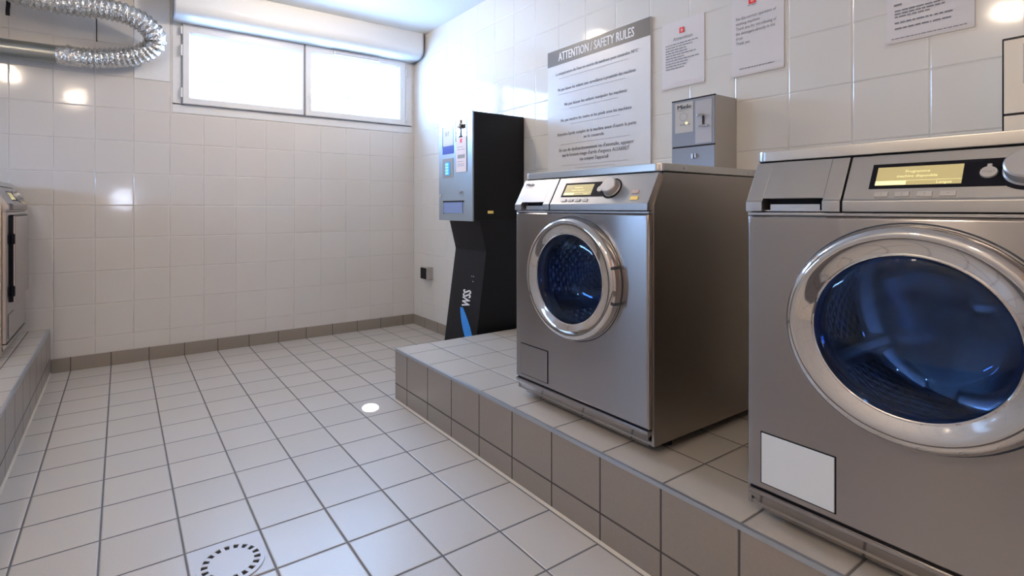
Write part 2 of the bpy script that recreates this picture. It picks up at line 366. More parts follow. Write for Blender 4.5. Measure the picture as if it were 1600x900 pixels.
# ================================================================== room
XL, XR, YB, YF, ZC = -0.98, 2.308, 2.0, -3.2, 2.365
def st(name, a, b, mat, label, cat, **k):
    o = box(name, a, b, mat, **k); tag(o, label, cat, None, 'structure'); return o
st('floor', (XL-.1, YF-.1, -0.1), (XR+.1, YB+.1, 0), 'floor', 'beige square tiled floor of the laundry room', 'floor')
st('ceiling', (XL-.1, YF-.1, ZC), (XR+.1, YB+.3, ZC+.1), 'ceiling', 'white painted ceiling', 'ceiling')
st('wall_right', (XR, YF-.1, 0), (XR+.12, YB+.3, ZC), 'tile_right', 'white tiled wall behind the washing machines', 'wall')
LZ0, LZ1, LY0, LY1 = 1.12, 1.28, 0.40, 1.30       # hole of a side window added for its light, over the left machine
bm = bmesh.new()
bx(bm, (XL-.12, YF-.1, 0), (XL, YB+.3, LZ0)); bx(bm, (XL-.12, YF-.1, LZ1), (XL, YB+.3, ZC))
bx(bm, (XL-.12, YF-.1, LZ0), (XL, LY0, LZ1)); bx(bm, (XL-.12, LY1, LZ0), (XL, YB+.3, LZ1))
tag(obj('wall_left', bm, 'tile_left'), 'white tiled wall on the left', 'wall', None, 'structure')
bm = bmesh.new()
for a, b in (((LY0, LZ0), (LY1, LZ0+.03)), ((LY0, LZ1-.03), (LY1, LZ1)), ((LY0, LZ0), (LY0+.03, LZ1)), ((LY1-.03, LZ0), (LY1, LZ1))): bx(bm, (XL-.07, a[0], a[1]), (XL-.01, b[0], b[1]), 0.003)
w2 = obj('added_side_window', bm, 'pvc', None, True); tag(w2, 'unseen low white side window added in the left wall for its blue light', 'window', None, 'structure')  # unseen window, added to throw a blue band on the steel front
box('pane', (XL-.045, LY0+.02, LZ0+.02), (XL-.041, LY1-.02, LZ1-.02), 'pane', w2)
bm = bmesh.new()
WX0, WX1, WZ0, WZ1 = 0.57, 2.245, 1.64, 2.18        # window hole
bx(bm, (XL, YB, 0), (XR, YB+.28, WZ0)); bx(bm, (XL, YB, WZ1), (XR, YB+.28, ZC))
bx(bm, (XL, YB, WZ0), (WX0, YB+.28, WZ1)); bx(bm, (WX1, YB, WZ0), (XR, YB+.28, WZ1))
tag(obj('wall_back', bm, 'tile_back'), 'white tiled wall under the window', 'wall', None, 'structure')
# rear wall with a wooden door, behind the camera
bm = bmesh.new()
bx(bm, (XL, YF-.12, 0), (-0.20, YF, ZC)); bx(bm, (0.72, YF-.12, 0), (XR, YF, ZC)); bx(bm, (-0.20, YF-.12, 2.05), (0.72, YF, ZC))
tag(obj('wall_rear', bm, 'plaster'), 'plain plastered wall behind the camera', 'wall', None, 'structure')
d1 = st('door_1', (-0.20, YF-.09, 0), (0.72, YF-.03, 2.05), 'wood', 'wooden door behind the camera', 'door')
box('vision_panel', (0.16, YF-.031, 0.97), (0.40, YF-.02, 1.20), 'vision', d1)
bm = bmesh.new(); cyl(bm, (-0.12, YF-.03, 1.02), (-0.12, YF+.03, 1.02), 0.012); cyl(bm, (-0.12, YF+.03, 1.02), (0.0, YF+.03, 1.02), 0.009)
obj('door_handle', bm, 'chrome_dull', d1, True)

# skirting tiles
st('baseboard_back', (-0.09, YB-.010, 0), (XR-.01, YB, 0.082), 'skirt_back', 'beige tile skirting under the window wall', 'skirting', bev=0.002)
st('baseboard_right', (XR-.010, 0.527, 0), (XR, YB, 0.082), 'skirt_right', 'beige tile skirting on the right wall', 'skirting', bev=0.002)

# machine platforms
PH = 0.258
def platform(name, x0, x1, y0, y1, front, label):
    bm = bmesh.new(); bx(bm, (x0, y0, 0), (x1, y1, PH))
    for f in bm.faces:
        n = f.normal
        f.material_index = 0
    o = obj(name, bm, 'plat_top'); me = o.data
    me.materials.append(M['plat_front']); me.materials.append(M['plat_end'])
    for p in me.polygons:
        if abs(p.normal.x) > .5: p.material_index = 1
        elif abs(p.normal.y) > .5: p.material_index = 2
    tag(o, label, 'platform', None, 'structure')
    fx = x0 if front < 0 else x1; s = front
    e = 0.011
    nb = box('edge_nosing', (fx+s*0.0015, y0, PH-0.011), (fx-s*0.010, y1, PH+0.0012), 'trimline', o, bev=0.0012)
    bm = bmesh.new(); prism(bm, [(fx+s*0.007, 0), (fx-s*0.001, 0), (fx-s*0.001, 0.008)], y0, y1)
    obj('floor_joint', bm, 'silicone', o)
    return o
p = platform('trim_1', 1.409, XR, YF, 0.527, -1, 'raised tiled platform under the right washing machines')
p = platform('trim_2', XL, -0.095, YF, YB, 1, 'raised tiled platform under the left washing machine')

# ---------------------------------------------------------------- window
win, iv = thing('window_1', 'wide low white window with two sashes', 'window', (1.4, YB, WZ0)); win['kind'] = 'structure'
bm = bmesh.new()
fy0, fy1 = YB-0.004, YB+0.06
FX0, FX1, FZ0, FZ1 = 0.530, 2.285, 1.590, 2.215
bx(bm, (FX0, fy0, FZ0), (FX1, fy1-.05, WZ0+.012), 0.002); bx(bm, (FX0, fy0, WZ1-.005), (FX1, fy1-.05, FZ1), 0.002)
bx(bm, (FX0, fy0, WZ0), (WX0+.018, fy1-.05, WZ1), 0.002); bx(bm, (WX1-.035, fy0, WZ0), (FX1, fy1-.05, WZ1), 0.002)
obj('window_frame', bm, 'pvc', win, True, iv)
def sash(x0, x1, z0, z1, gx0, gx1, gz0, gz1):
    bm = bmesh.new(); y0, y1 = YB-0.026, YB+0.035
    # mitred frame with sloped inner bead
    ring = lambda a, b, c, d, y: [bm.verts.new((a, y, c)), bm.verts.new((b, y, c)), bm.verts.new((b, y, d)), bm.verts.new((a, y, d))]
    R = [ring(x0, x1, z0, z1, y1), ring(x0, x1, z0, z1, y0+.004), ring(x0+.004, x1-.004, z0+.004, z1-.004, y0),
         ring(gx0-.014, gx1+.014, gz0-.014, gz1+.014, y0), ring(gx0-.010, gx1+.010, gz0-.010, gz1+.010, y0+.006), ring(gx0, gx1, gz0, gz1, y0+.022), ring(gx0, gx1, gz0, gz1, y1)]
    for A, B in zip(R, R[1:]):
        for k in range(4): bm.faces.new((A[k], A[(k+1) % 4], B[(k+1) % 4], B[k]))
    for k in range(4): bm.faces.new((R[-1][k], R[-1][(k+1) % 4], R[0][(k+1) % 4], R[0][k]))
    bmesh.ops.recalc_face_normals(bm, faces=bm.faces[:])
    s = obj('window_sash', bm, 'pvc', win, inv=iv)
    box('pane', (gx0, YB+.008, gz0), (gx1, YB+.012, gz1), 'pane', s)
    return s
s1 = sash(0.588, 1.378, 1.648, 2.172, 0.640, 1.352, 1.702, 2.105)
s2 = sash(1.392, 2.215, 1.648, 2.172, 1.446, 2.152, 1.704, 2.112)
bm = bmesh.new(); bx(bm, (1.378, YB-.018, 1.650), (1.392, YB+.03, 2.17)); obj('meeting_gap', bm, 'pvc_dark', win, inv=iv)
bm = bmesh.new()
bx(bm, (0.584, YB-.0165, 1.6435), (2.218, YB+.01, 1.6485)); bx(bm, (0.583, YB-.0165, 1.6435), (0.589, YB+.01, 2.172))
obj('sash_seal', bm, 'pvc_dark', win, inv=iv)
for z0, z1 in ((2.10, 2.15), (1.96, 2.03), (1.69, 1.75)):
    bm = bmesh.new(); cyl(bm, (0.580, YB-.026, z0), (0.580, YB-.026, z1), 0.007, n=14); cyl(bm, (0.580, YB-.026, (z0+z1)/2-.001), (0.580, YB-.026, (z0+z1)/2+.001), 0.0078, n=14)
    obj('hinge', bm, 'pvc', win, True, iv)
for z0, z1 in ((1.68, 1.73), (2.05, 2.10)):
    bm = bmesh.new(); cyl(bm, (2.222, YB-.026, z0), (2.222, YB-.026, z1), 0.006, n=14); obj('hinge', bm, 'pvc', win, True, iv)
bm = bmesh.new(); cyl(bm, (1.418, YB-.026, 1.80), (1.418, YB-.032, 1.80), 0.012, n=18); bx(bm, (1.414, YB-.036, 1.765), (1.422, YB-.030, 1.802), 0.002)
obj('lock', bm, 'pvc', s2, True, None)
# trickle vent on the right sash
bm = bmesh.new(); bx(bm, (1.60, YB-.044, 2.128), (1.98, YB-.012, 2.160), 0.004)
vt = obj('trickle_vent', bm, 'pvc', win, True, iv)
for z in (2.136, 2.150): box('vent_slot', (1.612, YB-.0455, z), (1.968, YB-.043, z+.0045), 'slat', vt)
# roller shutter box
bm = bmesh.new()
prof = [(YB, ZC-.001), (1.792, ZC-.001), (1.790, 2.245), (1.796, 2.215), (1.812, 2.192), (1.838, 2.178), (1.872, 2.172), (YB, 2.172)]
prism(bm, prof, 0.536, 2.272, 'x')
sb = tag(obj('shutter_box', bm, 'box_pvc', None, True), 'white roller shutter box above the window, under the ceiling', 'shutter box')
for a, b in ((0.528, 0.536), (2.272, 2.281)):
    bm = bmesh.new(); prism(bm, [(y if y > 1.99 else y-.004, z if z > 2.36 else z-.004) for y, z in prof], a, b, 'x', )
    obj('end_cap', bm, 'slat', sb, True)
# security slats outside
bm = bmesh.new()
for z in (2.045, 1.955, 1.885, 1.822, 1.765, 1.70): bx(bm, (0.45, YB+.285, z-.009), (2.36, YB+.295, z+.009))
prism(bm, [(1.02, 1.64), (1.045, 1.64), (1.42, 1.89), (1.40, 1.895)], YB+.297, YB+.305)
prism(bm, [(1.20, 1.76), (1.22, 1.77), (1.52, 1.66), (1.50, 1.655)], YB+.297, YB+.305)
tag(obj('exterior_grille', bm, 'slat'), 'faint grey slats outside the overexposed window', 'window grille')
# plain white cover panel left of the window
wp = box('wall_panel', (0.320, YB-.006, 1.783), (0.516, YB, ZC), 'pvc', bev=0.001)
tag(wp, 'plain white cover panel on the back wall beside the shutter box', 'panel')

# ---------------------------------------------------------------- ceiling lamps (above and behind the view)
for i, (x, y, lab) in enumerate(((1.22, 0.99, 'square ceiling lamp nearest the window'), (-0.22, -1.96, 'square ceiling lamp nearest the wooden door'), (-0.68, -0.93, 'square ceiling lamp over the left platform'))):
    t, il = thing('ceiling_lamp', lab, 'lamp', (x, y, ZC), 0, 'ceiling lamps')
    box('lamp_base', (x-.085, y-.085, ZC-.03), (x+.085, y+.085, ZC), 'pvc', t, il, 0.004)
    box('diffuser', (x-.05, y-.05, ZC-.095), (x+.05, y+.05, ZC-.03), 'lamp', t, il, 0.02, 3)

# ================================================================== washing machines
SX, SZ = 0.049, 0.087; SL = math.hypot(SX, SZ); US = (SX/SL, SZ/SL); NO = (-SZ/SL, SX/SL)
Z0 = 0.724
def fp(lat, s, h=0.0):      # a point on the sloping control panel, viewer's left = +lat
    return Vector((US[0]*s+NO[0]*h, lat, Z0+US[1]*s+NO[1]*h))
FM = Matrix(((0, US[0], NO[0], 0), (-1, 0, 0, 0), (0, US[1], NO[1], Z0), (0, 0, 0, 1)))   # panel plane -> machine
def panelbox(bm, l0, l1, s0, s1, h0, h1, bev=0.0):
    b2 = bmesh.new(); bx(b2, (-l0, s0, h0), (-l1, s1, h1), bev); b2.transform(FM)
    me = bpy.data.meshes.new('t'); b2.to_mesh(me); b2.free(); bm.from_mesh(me); bpy.data.meshes.remove(me)
def make_washer(label, loc, rotz, flap_white=False, brand=True, flat_door=False):
    t = bpy.data.objects.new('washing_machine', None); C.objects.link(t)
    t.location = loc; t.rotation_euler = (0, 0, rotz); tag(t, label, 'washing machine', 'steel washing machines')
    W = 0.2975; FW = 0.2905; cz = 0.477
    # housing: two profiled sides, back, floor
    bm = bmesh.new()
    pr = [(0.018, 0.032), (0.018, 0.717), (0.066, 0.811), (0.735, 0.811), (0.735, 0.032)]
    prism(bm, pr, W-0.008, W); prism(bm, pr, -W, -W+0.008)
    bx(bm, (0.725, -W+.008, 0.032), (0.735, W-.008, 0.811)); bx(bm, (0.02, -W+.008, 0.032), (0.725, W-.008, 0.042))
    bx(bm, (0.07, -W+.008, 0.800), (0.725, W-.008, 0.811))
    obj('housing', bm, 'steel_side', t)
    # lid with rounded front corners
    bm = bmesh.new(); r = 0.022; pts = []
    for cx_, cy_, a0 in ((0.050+r, -W+r, PI), (0.050+r, W-r, PI/2)):
        a = [a0+PI/2*k/6 for k in range(7)] if a0 == PI else [a0+PI/2*k/6 for k in range(7)]
        pts += [(cx_+r*math.cos(q), cy_+r*math.sin(q)) for q in a]
    pts = [(0.050+r-r*math.cos(PI/2*k/6), -W+r-r*math.sin(PI/2*k/6)) for k in range(6, -1, -1)] + [(0.050+r-r*math.cos(PI/2*k/6), W-r+r*math.sin(PI/2*k/6)) for k in range(7)] + [(0.735, W), (0.735, -W)]
    prism(bm, pts, 0.8145, 0.838, 'z', 0.0022)
    lid = obj('lid', bm, 'steel_lid', t, True)
    for xx in (0.16, 0.52):
        bm = bmesh.new(); cyl(bm, (xx, -W-.001, 0.826), (xx, -W+.002, 0.826), 0.004, n=12); obj('screw', bm, 'chrome_dull', lid, True)
    box('lid_gap', (0.060, -W+.006, 0.8095), (0.73, W-.006, 0.8147), 'black', t)
    # front panel with a round opening
    bm = bmesh.new(); n = 96; R = 0.172; z0, z1 = 0.0805, 0.6905
    def rect(a, xi, ins):
        c, s = math.cos(a), math.sin(a); hw, zt, zb = FW-ins, z1-ins-cz, cz-z0-ins
        k = min(hw/abs(c) if abs(c) > 1e-9 else 9, (zt/s if s > 0 else zb/-s) if abs(s) > 1e-9 else 9)
        return bm.verts.new((xi, c*k, cz+s*k))
    corner = [math.atan2(z, y) % (2*PI) for y, z in ((FW, z1-cz), (-FW, z1-cz), (-FW, z0-cz), (FW, z0-cz))]
    angs = sorted(set([2*PI*k/n for k in range(n)] + corner)); rows = []
    for a in angs:
        c, s = math.cos(a), math.sin(a)
        rows.append([bm.verts.new((0.020, R*c, cz+R*s)), bm.verts.new((0, R*c, cz+R*s)), rect(a, 0.0, 0.006), rect(a, 0.0012, 0.0028), rect(a, 0.0045, 0.0), rect(a, 0.0165, 0.0)])
    for i in range(len(rows)):
        A, B = rows[i], rows[(i+1) % len(rows)]
        for j in range(5): bm.faces.new((A[j], B[j], B[j+1], A[j+1]))
    bmesh.ops.recalc_face_normals(bm, faces=bm.faces[:])
    fr = obj('front_panel', bm, 'steel', t, True)
    bm = bmesh.new(); bx(bm, (0.0035, -FW, 0.6915), (0.018, FW, 0.6985), 0.0015); obj('top_strip', bm, 'fascia', t, True)
    # service flap, lower left
    l0, l1, q0, q1 = 0.258, 0.118, 0.098, 0.208
    box('flap_gap', (-0.0008, l0+.0025, q0-.0025), (0.001, l1-.0025, q1+.0025), 'black', t)
    fl = box('service_flap', (-0.003, l0, q0), (0.001, l1, q1), 'white_enamel' if flap_white else 'steel', t, bev=0.0012)
    if flap_white: fl['label'] = 'white enamel flap'
    # kick plate, slanting back
    bm = bmesh.new()
    hi = [(0.000, -FW), (0.000, FW), (0.10, FW), (0.10, -FW)]; lo = [(0.036, -FW+.022), (0.036, FW-.022), (0.10, FW-.022), (0.10, -FW+.022)]
    lay = [[bm.verts.new((x, y, z)) for x, y in pl] for pl, z in ((hi, 0.0755), (hi, 0.066), (lo, 0.016))]
    bm.faces.new(lay[0]); bm.faces.new(lay[2][::-1])
    for A, B in zip(lay, lay[1:]):
        for k in range(4): bm.faces.new((A[k], B[k], B[(k+1) % 4], A[(k+1) % 4]))
    bmesh.ops.recalc_face_normals(bm, faces=bm.faces[:]); bmesh.ops.bevel(bm, geom=bm.edges[:], offset=0.002, segments=2, affect='EDGES')
    obj('kick_plate', bm, 'steel', t, True)
    box('base_shadow_gap', (0.008, -FW+.004, 0.0745), (0.1, FW-.004, 0.082), 'black', t)
    for sx in (0.13, 0.66):
        for sy in (-0.25, 0.25):
            bm = bmesh.new(); cyl(bm, (sx, sy, 0), (sx, sy, 0.034), 0.022, 0.018, 18); obj('foot', bm, 'black', t, True)
    # control fascia (right of the drawer) and detergent drawer (left)
    lip = [(-0.004, 0.7005), (-0.004, 0.7215), (0.0, Z0+.001)]; top = [(SX, Z0+SZ), (0.075, Z0+SZ), (0.075, 0.7005)]
    full = lip+top
    bm = bmesh.new(); prism(bm, full, 0.1045, -0.2905, bev=0.0018); fa = obj('control_fascia', bm, 'fascia', t, True)
    bm = bmesh.new(); off = 0.0015
    fd = [(x-off if x < 0.06 else x, z) for x, z in full]
    prism(bm, fd, 0.2905, 0.256, bev=0.0012); prism(bm, fd, 0.139, 0.1075, bev=0.0012)
    nt = [(-0.0005-off+US[0]*0.006, Z0+US[1]*0.006), (SX-off, Z0+SZ), (0.075, Z0+SZ), (0.075, 0.7005), (0.034, 0.7005), (0.034, Z0+US[1]*0.006)]
    prism(bm, nt, 0.2562, 0.1388)
    dr = obj('detergent_drawer', bm, 'fascia', t, True)
    box('handle_recess', (0.030, 0.2555, 0.7008), (0.0335, 0.1395, 0.728), 'black', dr)
    bm = bmesh.new(); bx(bm, (0.004, 0.2555, 0.7010), (0.030, 0.1395, 0.7035)); bx(bm, (0.012, 0.246, 0.7035), (0.018, 0.149, 0.716))
    obj('drawer_grip', bm, 'chrome_dull', dr)
    # display window, lcd, buttons, knob
    bm = bmesh.new(); panelbox(bm, 0.066, -0.118, 0.023, 0.078, -0.001, 0.0008)
    b2 = bmesh.new(); cyl(b2, (0.142, 0.0505, -0.001), (0.142, 0.0505, 0.0008), 0.0360, n=40); b2.transform(FM); me = bpy.data.meshes.new('t'); b2.to_mesh(me); b2.free(); bm.from_mesh(me); bpy.data.meshes.remove(me)
    dp = obj('display_window', bm, 'black', t)
    bm = bmesh.new(); panelbox(bm, 0.057, -0.0645, 0.0300, 0.0700, 0.0008, 0.0012); lc = obj('lcd', bm, 'lcd', dp)
    bm = bmesh.new(); panelbox(bm, 0.057, 0.011, 0.0305, 0.0395, 0.0012, 0.0014); panelbox(bm, 0.011, -0.0645, 0.0395, 0.0400, 0.0012, 0.0014)
    obj('progress_bar', bm, 'lcd_lit', dp)
    textmesh([('Programme', 0.0075, 0.003, 0.0565, 'CENTER', 1), ('machine disponible', 0.0075, 0.003, 0.0465, 'CENTER', 1), ('Langue', 0.0075, 0.042, 0.0315, 'CENTER', 1)], 'lcd_lit', FM @ Matrix.Translation((0, 0, 0.0016)), 'display_text', dp)
    bm = bmesh.new(); b2 = bmesh.new()
    for a, b, c in (((0.0965, 0.0500, 0), (0.0965, 0.0500, 0.004), 0.0115),): cyl(b2, a, b, c, c*0.9, 32)
    bx(b2, (0.0935, 0.058, 0.0), (0.0995, 0.0665, 0.003), 0.001); b2.transform(FM); sb_ = obj('start_button', b2, 'button', t, True)
    textmesh([('START', 0.0055, 0.0965, 0.0480, 'CENTER', 1), ], 'ink_grey', FM @ Matrix.Translation((0, 0, 0.0042)), 'start_text', sb_)
    for k, l in enumerate((0.0440, 0.0130, -0.0190, -0.0500)):
        bm = bmesh.new(); panelbox(bm, l+.0105, l-.0105, 0.0050, 0.0150, 0, 0.0030, 0.0008); b_ = obj('program_button', bm, 'button', t, True)
        textmesh([(('1', '2', '3', '>')[k], 0.007, -l, 0.0075, 'CENTER', 1)], 'ink_grey', FM @ Matrix.Translation((0, 0, 0.0032)), 'button_mark', b_)
    b2 = bmesh.new(); prk = [(0.0, 0.024), (0.0235, 0.024), (0.0262, 0.0215), (0.0275, 0.004), (0.0300, 0.0015), (0.0300, 0.0)]
    rows = []
    for i in range(48):
        a = 2*PI*i/48; rows.append([b2.verts.new((0.142+r_*math.cos(a), 0.0520+r_*math.sin(a), h_)) for r_, h_ in prk])
    for i in range(48):
        A, B = rows[i], rows[(i+1) % 48]
        for j in range(5): b2.faces.new((A[j], A[j+1], B[j+1], B[j]))
    bmesh.ops.remove_doubles(b2, verts=b2.verts[:], dist=1e-6); bmesh.ops.recalc_face_normals(b2, faces=b2.faces[:]); b2.transform(FM)
    obj('program_knob', b2, 'knob', t, True)
    bm = bmesh.new(); panelbox(bm, -0.224, -0.246, 0.030, 0.041, 0, 0.003, 0.0008); o = obj('indicator_button', bm, 'button_pink', t, True); o['label'] = 'pinkish indicator button'
    bm = bmesh.new(); panelbox(bm, -0.226, -0.252, 0.008, 0.020, 0, 0.003, 0.0008); o = obj('indicator_button', bm, 'button_yellow', t, True); o['label'] = 'yellow indicator button'
    if brand:
        textmesh([('Miele', 0.0175, -0.274+dx, 0.0735, 'LEFT', 1.25) for dx in (0, .0008, .0016)], 'ink', FM @ Matrix.Translation((0, 0, 0.0030)), 'brand_lettering', dr)
        textmesh([('PROFESSIONAL', 0.0068, -0.274, 0.0640, 'LEFT', 1)], 'ink_grey', FM @ Matrix.Translation((0, 0, 0.0030)), 'model_lettering', dr)
    # door
    org = (0, 0, cz)
    if flat_door:
        dn = box('door', (-0.016, 0.186, 0.262), (0.0, -0.250, 0.668), 'steel', t, bev=0.004)
        box('door_gap', (-0.010, 0.196, 0.258), (0.001, 0.186, 0.675), 'black', t)
        box('door_gap', (-0.010, 0.196, 0.668), (0.001, -0.252, 0.675), 'black', t)
        for z in (0.31, 0.56): box('hinge', (-0.017, 0.199, z-.024), (0.0, 0.187, z+.024), 'black', t, bev=0.003)
        return t
    bm = bmesh.new()
    prd = [(0.198, 0.004), (0.2, -0.008), (0.1985, -0.020), (0.195, -0.028), (0.189, -0.033), (0.183, -0.0345), (0.176, -0.0335), (0.165, -0.0300), (0.155, -0.0262), (0.150, -0.0245), (0.1475, -0.0255), (0.1455, -0.0245), (0.1445, -0.018), (0.1442, 0.006)]
    lathe(bm, prd, org, 96); bmesh.ops.recalc_face_normals(bm, faces=bm.faces[:])
    dn = obj('door_ring', bm, 'chrome', t, True)
    bm = bmesh.new(); lathe(bm, [(0.2015, -0.001), (0.2045, -0.001), (0.2045, 0.0012), (0.2015, 0.0012)], org, 96, True); obj('door_seal', bm, 'rubber', dn, True)
    bm = bmesh.new(); pg = [(0.1445*math.sin(k/10*PI/2), -0.012-0.012*math.cos(k/10*PI/2)) for k in range(11)]
    lathe(bm, pg, org, 72); bmesh.ops.recalc_face_normals(bm, faces=bm.faces[:]); obj('door_glass', bm, 'glass_door', dn, True)
    bm = bmesh.new(); pb = [(0.1440, -0.004), (0.1400, 0.010), (0.1330, 0.045), (0.1270, 0.080), (0.1220, 0.098), (0.1120, 0.110), (0.0950, 0.118), (0.060, 0.124), (0.0, 0.126)]
    lathe(bm, pb, org, 72); bmesh.ops.recalc_face_normals(bm, faces=bm.faces[:]); obj('glass_bowl', bm, 'glass_bowl', dn, True)
    # handle on the viewer's right edge of the ring
    bm = bmesh.new(); lathe(bm, [(0.190, -0.026), (0.1965, -0.0330), (0.2015, -0.0290), (0.2035, -0.016), (0.2020, -0.002), (0.198, 0.0)], org, 14, True, PI-0.26, PI+0.26)
    es = [e for e in bm.edges if len(e.link_faces) == 1]; bmesh.ops.edgeloop_fill(bm, edges=es); bmesh.ops.recalc_face_normals(bm, faces=bm.faces[:])
    hd = obj('door_handle', bm, 'chrome', dn, True)
    for aa in (PI-0.29, PI+0.245):
        bm = bmesh.new(); lathe(bm, [(0.192, -0.0325), (0.1970, -0.0338), (0.2022, -0.0295), (0.2042, -0.016), (0.2025, -0.001)], org, 3, False, aa, aa+0.045)
        obj('handle_notch', bm, 'rubber', hd, True)
    # gasket, drum, paddles
    bm = bmesh.new(); lathe(bm, [(0.172, 0.004), (0.150, 0.012), (0.146, 0.030), (0.158, 0.045), (0.190, 0.050), (0.215, 0.062), (0.235, 0.064)], org, 64); bmesh.ops.recalc_face_normals(bm, faces=bm.faces[:])
    obj('door_gasket', bm, 'rubber', t, True)
    bm = bmesh.new(); uv = bm.loops.layers.uv.new('UVMap')
    lathe(bm, [(0.2355, 0.060)]+[(0.2355, 0.06+0.06*k) for k in range(1, 7)]+[(0.2300, 0.430)], org, 64, uv=uv)
    for f in bm.faces: f.normal_update()
    obj('drum', bm, 'drum', t, True, keepuv=True)
    bm = bmesh.new(); rw_ = []
    for i in range(96):
        a = 2*PI*i/96; st_ = 0.5+0.5*math.cos(3*a+0.6)
        rw_.append([bm.verts.new((x+0.014*st_*wgt, r_*math.cos(a), cz+r_*math.sin(a))) for r_, x, wgt in ((0.232, 0.425, 0), (0.222, 0.436, 0), (0.19, 0.440, .4), (0.14, 0.436, 1), (0.09, 0.430, 1), (0.055, 0.422, .5), (0.03, 0.414, 0), (0.001, 0.411, 0))])
    for i in range(96):
        A, B = rw_[i], rw_[(i+1) % 96]
        for j in range(7): bm.faces.new((A[j], B[j], B[j+1], A[j+1]))
    bmesh.ops.recalc_face_normals(bm, faces=bm.faces[:]); obj('drum_back', bm, 'drum_back', t, True)
    for k in range(3):
        a = PI/2+0.5+k*2*PI/3; bm = bmesh.new()
        prism(bm, [(-0.035, 0.233), (-0.012, 0.185), (0.012, 0.185), (0.035, 0.233)], 0.08, 0.42, 'x', 0.006)
        bm.transform(Matrix.Translation((0, 0, cz)) @ Matrix.Rotation(a, 4, 'X')); obj('drum_paddle', bm, 'chrome_dull', t, True)
    return t
make_washer('steel washing machine with a white flap, front right, partly cut off', (1.448, -1.4875, PH), 0, True, False)
make_washer('steel washing machine with brand lettering, standing beside the black payment terminal', (1.495, -0.6075, PH), 0)
make_washer('steel washing machine cut off at the left edge, on the left platform', (-0.190, 1.600, PH), PI, False, True, True)

# ================================================================== payment terminal
KX, KY0, KY1 = 1.921, 0.585, 0.951; KZ0, KZ1 = 0.894, 1.518
t, iv = thing('payment_terminal', 'tall black laundry payment terminal with silver front, against the right wall', 'payment terminal', (2.1, 0.76, 0))
box('cabinet', (KX+.008, KY0, KZ0), (2.303, KY1, KZ1), 'matt_black', t, iv, 0.002)
bm = bmesh.new(); prism(bm, [(1.975, KZ0+.001), (2.022, 0.713), (1.918, 0.0), (2.285, 0.0), (2.285, KZ0+.001)], KY0+.002, KY1-.036, bev=0.0015)
pd = obj('pedestal', bm, 'ped_black', t, True, iv)
fpn = box('front_plate', (KX, KY0-.001, KZ0-.004), (KX+.010, KY1+.001, KZ1+.003), 'kiosk_silver', t, iv, 0.0015)
def kp(name, y0, y1, z0, z1, mat, par=None, d0=0.0, d1=0.002, **k): return box(name, (KX-d1, y0, z0), (KX-d0+.0005, y1, z1), mat, par or t, iv, **k) if par is None else box(name, (KX-d1, y0, z0), (KX-d0+.0005, y1, z1), mat, par)
ip = kp('info_plate', 0.900, 0.785, 1.346, 1.458, 'kiosk_plate'); kp('plate_edge', 0.906, 0.900, 1.335, 1.462, 'hole')
textmesh([('BiT', 0.034, 0.028, 0.060, 'LEFT', 1.0)], 'ink_grey', side_matrix(KX-.0028, 0.900, 1.345), 'plate_lettering', t, iv)
kp('blue_strip', 0.905, 0.780, 1.295, 1.342, 'blue_label')
kr = kp('keypad_recess', 0.905, 0.785, 1.150, 1.267, 'kiosk_recess')
kd = kp('keypad', 0.870, 0.816, 1.166, 1.245, 'lcd_blue', None, 0.002, 0.005)
bm = bmesh.new()
for k in range(4): bx(bm, (KX-.0056, 0.864, 1.171+k*0.018), (KX-.0050, 0.834, 1.183+k*0.018))
obj('keypad_keys', bm, 'lcd_key', t, inv=iv)
cp = kp('coin_plate', 0.752, 0.640, 1.372, 1.482, 'chrome_dull')
bm = bmesh.new(); bx(bm, (KX-.0025, 0.758, 1.36), (KX-.0005, 0.753, 1.486)); bx(bm, (KX-.004, 0.702, 1.385), (KX-.002, 0.694, 1.432)); bx(bm, (KX-.004, 0.716, 1.380), (KX-.002, 0.684, 1.389)); bx(bm, (KX-.006, 0.682, 1.430), (KX-.002, 0.655, 1.452))
obj('coin_slot', bm, 'hole', t, inv=iv)
bm = bmesh.new(); cyl(bm, (KX-.001, 0.700, 1.447), (KX-.022, 0.700, 1.447), 0.017, 0.013, 24); bx(bm, (KX-.012, 0.703, 1.455), (KX-.002, 0.697, 1.484), 0.001); obj('coin_button', bm, 'chrome', t, True, iv)
nt = kp('notice', 0.747, 0.640, 1.177, 1.381, 'paper_pink', None, 0.0028, 0.0034); nt['label'] = 'pinkish paper notice'
kp('notice_logo', 0.706, 0.686, 1.348, 1.372, 'red', None, 0.0034, 0.0037)
kp('notice_heading', 0.732, 0.656, 1.257, 1.279, 'kiosk_recess', None, 0.0034, 0.0037)
bars([(0.015, 0.035, 0.07, 0.003), (0.015, 0.045, 0.07, 0.003), (0.015, 0.060, 0.06, 0.003), (0.015, 0.13, 0.075, 0.003), (0.015, 0.145, 0.06, 0.003)], 'ink_grey', side_matrix(KX-.0040, 0.747, 1.177), 'notice_text', t, iv)
bm = bmesh.new(); cyl(bm, (KX, 0.704, 1.062), (KX-.008, 0.704, 1.062), 0.010, n=20); bx(bm, (KX-.010, 0.706, 1.048), (KX-.008, 0.702, 1.076)); obj('lock', bm, 'chrome_dull', t, True, iv)
bm = bmesh.new(); cyl(bm, (KX, 0.924, 1.043), (KX-.006, 0.924, 1.043), 0.009, n=20); obj('lock', bm, 'chrome_dull', t, True, iv)
